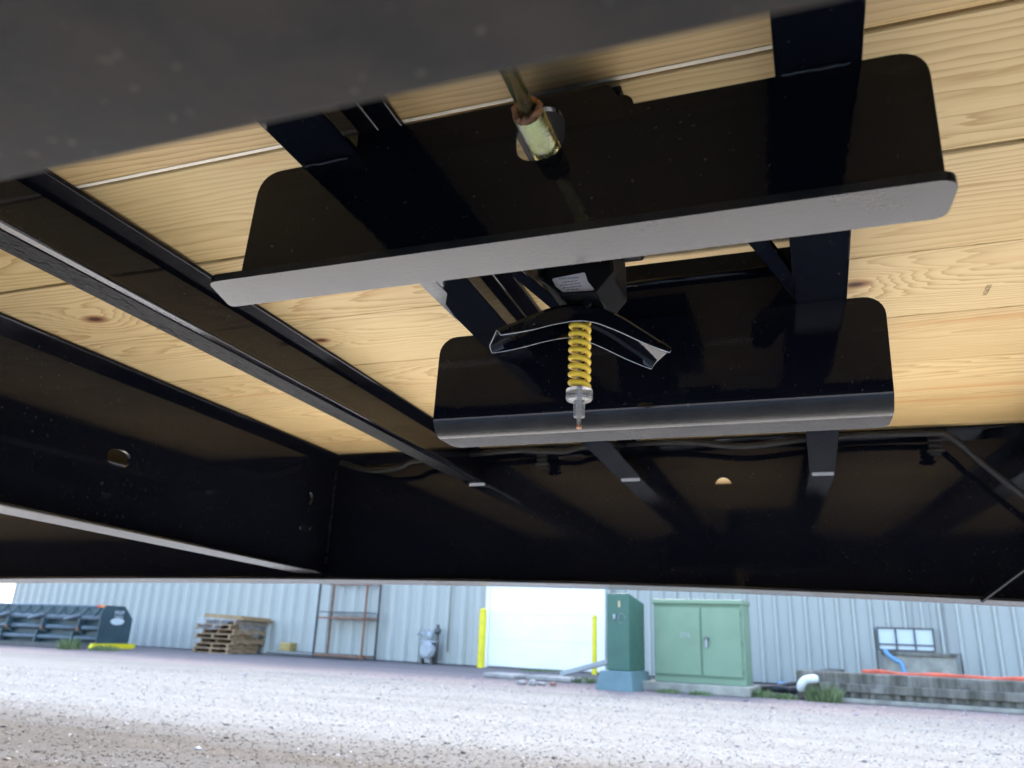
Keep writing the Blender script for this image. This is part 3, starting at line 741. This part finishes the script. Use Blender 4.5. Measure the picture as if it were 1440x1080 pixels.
# three-light frame on the wall and the concrete box below it
fr = wall_empty('window_frame', 'low three-pane dark metal frame fixed to the blue wall', 'window', 6.4, 0.06, 0.62)
f = MB(); xs = [-0.40, -0.135, 0.135, 0.40]
for q in range(4): f.bx(xs[q] - 0.013, xs[q] + 0.013, -0.03, 0.01, 0.0, 0.335)
for z_ in (0.0, 0.085, 0.335): f.bx(-0.413, 0.413, -0.026, 0.006, z_ - 0.012, z_ + 0.012)
f.build('frame', 'dark_metal', fr)
for q in range(3): MB().bx(xs[q] + 0.013, xs[q + 1] - 0.013, -0.006, 0.0, 0.012, 0.33).build('pane', 'pane', fr)
cb = wall_empty('concrete_box', 'weathered concrete block against the wall under the three-pane frame', 'block', 6.56, 0.02)
MB().bx(-0.50, 0.50, -0.30, -0.045, 0.0, 0.54).build('body', 'concrete', cb, bevel=0.01)
MB().bx(-0.52, 0.52, -0.33, -0.045, 0.541, 0.60).build('coping', 'old_concrete', cb, bevel=0.01)
bp = MB().tube(spline([wp(6.10, 0.42, 0.62), wp(6.14, 0.44, 0.55), wp(6.24, 0.45, 0.47), wp(6.32, 0.45, 0.40), wp(6.36, 0.45, 0.0)]), 0.035, 12).build('pipe', 'pvc_blue')
tag(bp, 'bent light blue plastic pipe in front of the concrete box', 'pipe')

# ------------------------------------------------------------------ snow pusher at the left
SP = empty('snow_pusher', 'dark teal steel snow pusher with tubes, end plate and yellow skid shoe', 'snow pusher', (-8.79, 17.66, 0), R(-18))
ep = rounded([(0.0, 0.10), (0.94, 0.10), (0.94, 0.66), (0.66, 0.93), (0.10, 0.93), (0.0, 0.78)], [0.01] * 6, 3)
pl = link('end_plate', plate(ep, [], 'yz', -0.012, 0.024), 'pusher_teal', SP)
sk = rounded([(-0.16, 0.02), (1.06, 0.02), (1.14, 0.07), (1.10, 0.13), (-0.10, 0.13)], [0.02] * 5, 3)
link('skid_shoe', plate(sk, [], 'yz', -0.03, 0.085), 'safety_yellow', SP)
bs = MB().bx(-4.6, -0.02, 0.34, 0.37, 0.08, 0.90).build('back_sheet', 'pusher_teal', SP)
for z_ in (0.65, 0.44, 0.22): MB().tube([(-4.6, 0.24, z_), (-0.02, 0.24, z_)], 0.055, 12).build('tube', 'pusher_tube', SP)
MB().tube([(-4.6, 0.36, 0.895), (-0.02, 0.36, 0.895)], 0.035, 10).build('top_rail', 'pusher_tube', SP)
for q in range(13):
    x_ = -0.33 - q * 0.345
    MB().bar((x_, 0.34, 0.89), (x_ - 0.06, 0.20, 0.66), 0.02, 0.05).build('rib', 'pusher_teal', SP)
    if q % 3 == 1:
        h_ = MB(); h_.extr([(0.10, 0.46), (0.32, 0.30), (0.32, 0.60), (0.10, 0.62)], 'x', x_ - 0.02, x_ + 0.02)
        h_.extr([(0.14, 0.10), (0.32, 0.10), (0.32, 0.34), (0.16, 0.36)], 'x', x_ - 0.20, x_ - 0.16); h_.build('bracket', 'pusher_teal', SP)
        MB().tube([(x_ - 0.42, 0.10, 0.60), (x_, 0.14, 0.71)], 0.04, 10).build('stub_tube', 'pusher_tube', SP)
        MB().box((x_ - 0.05, 0.17, 0.44), (0.07, 0.05, 0.10)).build('pin', 'rust', SP)
MB().bx(-0.20, -0.01, 0.15, 0.19, 0.885, 0.935).build('marker_light', 'amber', SP)
MB().bx(-0.30, -0.20, 0.15, 0.19, 0.885, 0.935).build('marker_light', 'red_lens', SP)
MB().bx(-4.6, -0.02, 0.05, 0.10, 0.02, 0.10).build('cutting_edge', 'dark_metal', SP)
mt = Matrix.Translation((0.0125, 0.52, 0.775)) @ Matrix.Rotation(R(90), 4, 'Z') @ Matrix.Rotation(R(90), 4, 'X')
text_mesh('MVP', 0.15, 'decal_white', pl, mt, 'lettering', 0.001)
link('oval_decal', plate(ell(0.50, 0.60, 0.20, 0.075), [], 'yz', 0.0125, 0.002), 'decal_white', pl)
MB().box((0.013, 0.52, 0.70), (0.002, 0.26, 0.014)).build('lettering_line', 'decal_white', pl)

# ------------------------------------------------------------------ pallets, film, plywood
PA = R(-27); porg = Vector((-6.07, 18.25, 0))
def pallet_meshes():
    d = {}
    d['deck_slat'] = MB().box((0, 0, 0), (1.08, 0.095, 0.018)).mesh('deck_slat'); d['stringer'] = MB().box((0, 0, 0), (0.04, 0.95, 0.075)).mesh('stringer')
    return d
PMs = pallet_meshes()
ordn = ['lowest', 'second from the ground', 'third from the ground', 'fourth from the ground', 'fifth from the ground', 'sixth from the ground', 'topmost']
for k2 in range(7):
    jx, jy, jr = random.uniform(-.06, .06), random.uniform(-.05, .05), random.uniform(-.06, .06)
    e = empty('pallet', f'grey-brown wooden pallet, {ordn[k2]} in the stack by the wall', 'pallet', porg + Vector((jx, jy, k2 * 0.103)), PA + jr, 'stacked pallets by the wall')
    for q in range(3): link('stringer', PMs['stringer'], 'pallet_wood', e, (-0.06 - q * 0.48, 0.475, 0.0555))
    for q in range(3): link('deck_slat', PMs['deck_slat'], 'pallet_wood', e, (-0.54, 0.05 + q * 0.425, 0.009))
    for q in range(6): link('deck_slat', PMs['deck_slat'], 'pallet_wood', e, (-0.54, 0.05 + q * 0.17, 0.1025 - 0.0005 * 0))
e = empty('plywood_sheet', 'thin tan plywood sheets lying on top of the pallet stack', 'plywood', porg + Vector((0.05, 0.05, 0.735)), PA + 0.08)
for q in range(2): MB().box((-0.38 - 0.03 * q, 0.55, 0.028 + q * 0.045), (1.15 - 0.1 * q, 1.15, 0.040), (R(-1.5), R(2.0), 0.02)).build('sheet', 'plywood', e)
fl = MB(); vs = []; fs = []; nu, nv = 28, 12
for i in range(nu + 1):
    for j in range(nv + 1):
        f, g_ = i / nu, j / nv
        if f < 0.5: x_, y_ = -1.12 + f * 2 * 1.16, -0.03
        else: x_, y_ = 0.04, -0.03 + (f - 0.5) * 2 * 1.0
        z_ = 0.745 - g_ * (0.16 + 0.10 * math.sin(f * 9) + (0.12 if f > 0.55 else 0)) 
        b_ = 0.03 * math.sin(f * 40 + g_ * 5) * g_ + 0.015
        vs.append((x_ + (b_ if f >= 0.5 else 0), y_ - (b_ if f < 0.5 else 0), z_))
for i in range(nu):
    for j in range(nv): a = i * (nv + 1) + j; fs.append((a, a + 1, a + nv + 2, a + nv + 1))
o = MB().add(vs, fs, True).build('plastic_film', 'film', None, porg, (0, 0, PA)); tag(o, 'torn clear plastic film draped around the upper pallets', 'film')

# small crate and flat metal strips on the ground
e = empty('small_crate', 'small yellow-brown slatted crate on the ground beside the pallets', 'crate', (-4.90, 18.72, 0), R(-22))
for q in range(4):
    MB().bx(-0.14, 0.14, -0.14, 0.14, 0.01 + q * 0.072, 0.01 + q * 0.072 + 0.058).build('slat', 'crate_yellow', e, bevel=0.006)
MB().bx(-0.12, 0.12, -0.12, 0.12, 0.005, 0.285).build('core', 'rust', e)
lp = empty('steel_offcuts', 'low dark bundle of steel strips lying along the wall foot', 'steel bundle', wp(-5.4, 0.35), -WA)
for q in range(5): MB().bx(-1.3 + 0.1 * q, 1.5 - 0.17 * q, -0.16 + q * 0.06, -0.12 + q * 0.06, 0.02 + 0.02 * (q % 3), 0.07 + 0.02 * (q % 3)).build('strip', ['dark_metal', 'galvanised'][q % 2], lp)

# ------------------------------------------------------------------ rusty rack
RK = empty('steel_rack', 'tall rusty open angle-iron rack with one shelf by the wall', 'rack', (-2.95, 17.2, 0), R(150))
# local x: towards the far-left corner, local -y: to the right-hand corner
LX, LY = 1.35, -0.45
for i, (x_, y_) in enumerate(((0, 0), (LX, 0), (0, LY), (LX, LY))):
    MB().bx(x_ - 0.028, x_ + 0.028, y_ - 0.005, y_ + 0.004, 0, 1.61).bx(x_ - 0.004, x_ + 0.004, y_ - 0.028, y_ + 0.028, 0, 1.61).build('post', 'rust' if i in (0, 3) else 'dark_metal', RK)
for z_ in (0.08, 0.85, 1.59):
    MB().bx(0.02, LX - 0.02, -0.012, 0.012, z_ - 0.018, z_ + 0.018).build('rail', 'rust', RK); MB().bx(0.02, LX - 0.02, LY - 0.012, LY + 0.012, z_ - 0.018, z_ + 0.018).build('rail', 'rust', RK)
    MB().bx(-0.012, 0.012, LY + 0.02, -0.02, z_ - 0.018, z_ + 0.018).build('rail', 'rust', RK); MB().bx(LX - 0.012, LX + 0.012, LY + 0.02, -0.02, z_ - 0.018, z_ + 0.018).build('rail', 'rust', RK)
MB().bx(0.03, LX - 0.03, LY + 0.03, -0.03, 0.965, 0.985).build('shelf', 'dark_metal', RK)

# ------------------------------------------------------------------ gas meter
GM = wall_empty('gas_meter', 'grey gas meter with round diaphragm case and pipes on the wall', 'gas meter', -2.45, 0.30)
MB().tube([(0.0, 0.10, 0.27), (0.0, -0.10, 0.27)], [0.17, 0.17], 24).tube([(0, -0.10, 0.27), (0, -0.14, 0.27)], [0.15, 0.12], 24).build('case', 'meter_grey', GM, bevel=0.01)
MB().bx(-0.17, 0.19, -0.08, 0.10, 0.42, 0.46).build('shoulder', 'meter_grey', GM, bevel=0.01)
MB().tube([(0.02, 0, 0.46), (0.02, 0, 0.56), (0.02, -0.02, 0.64)], [0.05, 0.075, 0.05], 14).build('regulator', 'meter_light', GM)
MB().tube(spline([(-0.12, 0, 0.44), (-0.13, 0, 0.66), (-0.10, 0, 0.71), (-0.06, 0, 0.66), (-0.05, 0, 0.52)]), 0.022, 10).build('pipe', 'meter_grey', GM)
MB().tube([(0.18, 0.02, 0.0), (0.18, 0.02, 0.78)], 0.035, 12).tube([(0.18, 0.02, 0.60), (0.18, 0.02, 0.70)], 0.07, 14).build('riser', 'dark_metal', GM)
MB().tube([(-0.28, 0, 0.60), (-0.02, 0, 0.60)], 0.018, 10).tube([(-0.30, 0, 0.60), (-0.25, 0, 0.60)], 0.04, 10).build('vent', 'meter_light', GM)
MB().bx(-0.16, -0.12, -0.05, 0.05, 0, 0.26).bx(0.08, 0.12, -0.05, 0.05, 0, 0.26).build('stand', 'dark_metal', GM)

# ------------------------------------------------------------------ bollards
for (x_, y_, hgt, lb_) in ((-0.40, 16.15, 1.13, 'yellow steel bollard left of the white roller door'), (1.70, 14.92, 1.05, 'yellow steel bollard in front of the right edge of the white door')):
    e = empty('bollard', lb_, 'bollard', (x_, y_, 0), 0, 'yellow bollards at the white door')
    r_ = 0.075 if x_ < 0 else 0.048
    MB().tube([(0, 0, 0), (0, 0, hgt - 0.07)], r_, 20, cap=False).tube([(0, 0, hgt - 0.07), (0, 0, hgt - 0.035), (0, 0, hgt - 0.012), (0, 0, hgt)], [r_, r_ * 0.88, r_ * 0.55, 0.004], 20).build('post', 'safety_yellow', e)

# leaning downspout section
e = empty('downspout', 'loose grey downspout leaning from the ground up to the dark green pedestal', 'downspout', (0.98, 13.35, 0.0), 0)
MB().bar((0, 0, 0.05), (0.92, -0.75, 0.36), 0.10, 0.075).build('pipe', 'galvanised', e, bevel=0.008)
MB().bar((-0.012, 0.010, 0.046), (0.0, 0.0, 0.0505), 0.085, 0.06).build('mouth', 'dark_metal', e)

# ------------------------------------------------------------------ pedestal and transformer cabinets
PD = wall_empty('utility_pedestal', 'narrow dark green utility pedestal on a blue-grey skirt', 'utility pedestal', 3.16, 4.40, 0.0)
sk = MB(); b0, b1 = [(-0.29, -0.14), (0.22, -0.14), (0.22, 0.70), (-0.29, 0.70)], [(-0.24, -0.08), (0.18, -0.08), (0.18, 0.64), (-0.24, 0.64)]
sk.add([(*p, 0.0) for p in b0] + [(*p, 0.235) for p in b1], [(0, 1, 5, 4), (1, 2, 6, 5), (2, 3, 7, 6), (3, 0, 4, 7), (4, 5, 6, 7)])
sk.build('skirt', 'skirt_blue', PD, bevel=0.012)
cbm = MB(); cbm.extr([(-0.02, 0.236), (0.62, 0.236), (0.62, 1.10), (-0.02, 1.20)], 'x', -0.17, 0.14)
pc = cbm.build('cabinet', 'pedestal_green', PD, bevel=0.012)
MB().bx(-0.005, 0.02, -0.030, -0.018, 1.02, 1.10).build('tag_plate', 'brass', pc)
MB().tube([(-0.06, -0.03, 0.86), (-0.06, -0.03, 0.93)], 0.018, 10).build('hasp', 'meter_light', pc)
for q in range(9):
    a = q / 9 * 5; MB().tube([(0.04 + 0.05 * math.cos(a), -0.026, 0.88 + 0.06 * math.sin(a)), (0.04 + 0.05 * math.cos(a + .4), -0.026, 0.88 + 0.06 * math.sin(a + .4))], 0.005, 6).build('chain_link', 'meter_grey', pc)
MB().bx(-0.22, -0.195, 0.30, 0.34, 0.0, 0.72).build('side_post', 'galvanised', PD)

TX = wall_empty('transformer_cabinet', 'wide light green double-door electrical cabinet on a concrete pad', 'electrical cabinet', 4.06, 3.90, 0.0)
MB().bx(-0.72, 0.66, -0.20, 0.62, 0.0, 0.115).build('concrete_pad', 'concrete', TX, bevel=0.012)
body = MB().bx(-0.59, 0.59, 0.0, 0.42, 0.116, 1.10).build('body', 'cabinet_green', TX, bevel=0.006)
MB().extr([(-0.035, 1.101), (0.46, 1.101), (0.46, 1.15), (0.40, 1.165), (-0.035, 1.155)], 'x', -0.60, 0.60).build('lid', 'cabinet_green', TX, bevel=0.006)
d1 = MB().bx(-0.575, 0.035, -0.022, -0.001, 0.215, 1.06).build('door', 'cabinet_green', TX, bevel=0.004)
d2 = MB().bx(0.060, 0.555, -0.022, -0.001, 0.215, 1.06).build('door', 'cabinet_green', TX, bevel=0.004)
MB().bx(0.037, 0.058, -0.012, -0.001, 0.215, 1.06).build('door_gap', 'cabinet_seam', TX)
MB().bx(-0.575, 0.555, -0.010, -0.001, 1.063, 1.085).bx(-0.575, 0.555, -0.010, -0.001, 0.190, 0.213).build('seam', 'cabinet_seam', TX)
hd = MB().tube([(0.12, -0.03, 0.66), (0.12, -0.06, 0.66)], 0.03, 12).build('handle', 'dark_metal', d2)
MB().bx(0.105, 0.135, -0.065, -0.045, 0.56, 0.66).build('lever', 'galvanised', hd)
for z_ in (0.98, 0.62, 0.28): MB().bx(0.556, 0.572, -0.018, -0.002, z_ - 0.03, z_ + 0.03).build('hinge', 'cabinet_seam', d2)
mt = Matrix.Translation((-0.17, -0.0225, 0.70)) @ Matrix.Rotation(R(90), 4, 'X')
text_mesh('274', 0.085, 'meter_grey', d1, mt, 'lettering', 0.0008, 1.1)

# ------------------------------------------------------------------ concrete retaining wall at the right
RW = wall_empty('retaining_wall', 'stained low concrete retaining wall with stepped ledge and ribbed face', 'retaining wall', 5.22, 3.72, 0.0)
MB().bx(0.0, 6.0, 0.0, 0.26, 0.0, 0.335).build('wall', 'old_concrete', RW, bevel=0.02)
MB().bx(0.27, 6.0, -0.05, -0.001, 0.115, 0.215).build('ledge', 'old_concrete', RW, bevel=0.012)
MB().bx(0.12, 6.0, -0.07, -0.001, 0.0, 0.05).build('footing', 'concrete', RW, bevel=0.01)
for q in range(44):
    x_ = 0.60 + q * 0.12 + random.uniform(-.015, .015); MB().bx(x_, x_ + random.uniform(.05, .08), -0.022, -0.001, 0.051, 0.114).build('rib', 'old_concrete', RW, bevel=0.006)
MB().bx(0.0, 0.26, 0.262, 3.4, 0.0, 0.30).build('return_wall', 'old_concrete', RW, bevel=0.02)
om = MB(); pts = [wp(5.95 + q * 0.2, 3.30, 0.335 + 0.012 * math.sin(q * 1.7)) for q in range(30)]
om.tube(pts, [0.034 + 0.008 * math.sin(q * 2.3) for q in range(30)], 10); tag(om.build('barrier_fence_roll', 'orange_mesh'), 'long roll of orange barrier mesh lying behind the concrete wall', 'barrier mesh')
pv = MB().tube(spline([wp(5.28, 3.80, 0.12), wp(5.29, 3.83, 0.17), wp(5.34, 3.84, 0.225), wp(5.42, 3.84, 0.245), wp(5.46, 3.80, 0.245)]), 0.05, 14).build('pipe_elbow', 'pvc_white')
tag(pv, 'white plastic pipe elbow at the end of the concrete wall', 'pipe')
for q, (oo, lb_) in enumerate(((3.30, 'thicker black corrugated hose between green cabinet and concrete wall'), (3.05, 'rear black hose lying between green cabinet and concrete wall'))):
    h_ = MB().tube(spline([wp(4.72 + 0.12 * q, oo, 0.07), wp(4.9, oo + 0.04, 0.085), wp(5.05, oo - 0.03, 0.07 + .05 * q), wp(5.20, oo, 0.09 + .05 * q)]), 0.05, 12).build('black_hose', 'black_hose'); tag(h_, lb_, 'hose', 'black hoses by the green cabinet')
bp2 = MB().tube([wp(4.75, 2.2, 0.09), wp(5.2, 2.2, 0.09)], 0.045, 10).build('pipe_offcut', 'pvc_blue'); tag(bp2, 'pale blue pipe offcut behind the black hoses', 'pipe')

# slabs, stones, sand
for q, (s_, o_, lw, lb_) in enumerate(((0.95, 3.30, 0.55, 'left-hand worn concrete slab on the gravel before the door'), (1.75, 3.25, 0.75, 'right-hand worn concrete slab below the leaning downspout'))):
    e = MB().box((0, 0, 0.035), (lw, 0.5, 0.06), (0, R(random.uniform(-1, 1)), R(random.uniform(-6, 6)))).build('paving_slab', 'slab', None, wp(s_, o_), (0, 0, -WA), bevel=0.015); tag(e, lb_, 'slab', 'slabs before the white door')
def rock(rad, seed):
    bm = bmesh.new(); bmesh.ops.create_icosphere(bm, subdivisions=2, radius=rad); r2 = random.Random(seed)
    ax = (r2.uniform(.8, 1.4), r2.uniform(.7, 1.1), r2.uniform(.5, .8))
    for v in bm.verts: v.co = Vector((v.co.x * ax[0], v.co.y * ax[1], v.co.z * ax[2])) * r2.uniform(.88, 1.1)
    me = bpy.data.meshes.new('stone'); bm.to_mesh(me); bm.free()
    for p in me.polygons: p.use_smooth = True
    return me
for q, (x_, y_, r_, lb_) in enumerate(((0.28, 10.95, .05, 'leftmost of the pale stones below the concrete slabs'), (0.42, 10.85, .065, 'largest dark stone below the concrete slabs'), (0.55, 10.9, .045, 'small round stone between two others below the slabs'), (0.70, 10.95, .05, 'rightmost tan stone below the concrete slabs'), (1.20, 11.9, .045, 'single stone on the grass left of the pedestal skirt'))):
    o = link('stone', rock(r_, q), 'fieldstone' if q != 3 else 'sand_brown', None, (x_, y_, r_ * .5)); tag(o, lb_, 'stone', 'loose stones before the slabs')
sb = MB(); vs = [(0, 0, .05)]; 
for q in range(20): a = q / 20 * 6.283; vs.append((0.33 * math.cos(a) * (1 + .2 * math.sin(3 * a)), 0.16 * math.sin(a), 0.001))
o = sb.add(vs, [(0, 1 + q, 1 + (q + 1) % 20) for q in range(20)], True).build('sand_heap', 'sand_brown', None, (1.62, 11.15, 0)); tag(o, 'flat heap of reddish sand before the pedestal skirt', 'sand heap')

# weeds
def weeds(loc, rad, hgt, n, label, seed, tall=0.0):
    r2 = random.Random(seed); vs = []; fs = []
    for q in range(n):
        a = r2.uniform(0, 6.283); d = rad * math.sqrt(r2.random()); x_, y_ = d * math.cos(a), d * math.sin(a)
        h_ = hgt * r2.uniform(.4, 1) * (1 - .5 * d / rad); w_ = r2.uniform(.004, .011); b_ = r2.uniform(0, 6.283); le = r2.uniform(.2, .7) * h_
        lx, ly = math.cos(a + r2.uniform(-1, 1)) * le, math.sin(a + r2.uniform(-1, 1)) * le; o_ = len(vs)
        cx, cy = math.cos(b_) * w_, math.sin(b_) * w_
        vs += [(x_ - cx, y_ - cy, 0), (x_ + cx, y_ + cy, 0), (x_ + lx * .4 + cx, y_ + ly * .4 + cy, h_ * .65), (x_ + lx * .4 - cx, y_ + ly * .4 - cy, h_ * .65), (x_ + lx, y_ + ly, h_)]
        fs += [(o_, o_ + 1, o_ + 2, o_ + 3), (o_ + 3, o_ + 2, o_ + 4)]
    o = MB().add(vs, fs).build('weed_clump', 'weed', None, loc); tag(o, label, 'weeds', 'weed clumps around the yard'); return o
weeds(Vector((-9.20, 17.40, 0)), 0.20, 0.36, 260, 'bushy green weeds in front of the snow pusher tubes', 1)
weeds(Vector((-8.45, 17.45, 0)), 0.30, 0.16, 300, 'low green weeds growing over the yellow skid shoe', 2)
weeds(wp(4.80, 3.85), 0.18, 0.15, 260, 'grass tuft at the right corner of the green cabinet pad', 3)
weeds(wp(5.55, 3.90), 0.20, 0.30, 220, 'pale green weed clump against the concrete wall beside the white elbow', 4)
weeds(wp(5.10, 3.90), 0.15, 0.09, 320, 'low grass between the cabinet and the concrete wall', 5)
weeds(wp(2.1, 3.2), 0.30, 0.12, 420, 'low grass patch around the stone left of the pedestal', 6)
weeds(wp(3.75, 4.25), 0.14, 0.08, 140, 'small grass patch in front of the concrete pad, left one', 7)
weeds(wp(4.15, 4.25), 0.14, 0.07, 140, 'small grass patch in front of the concrete pad, middle one', 8)
weeds(wp(0.2, 0.4), 0.45, 0.06, 240, 'thin grass line at the foot of the white door', 9)
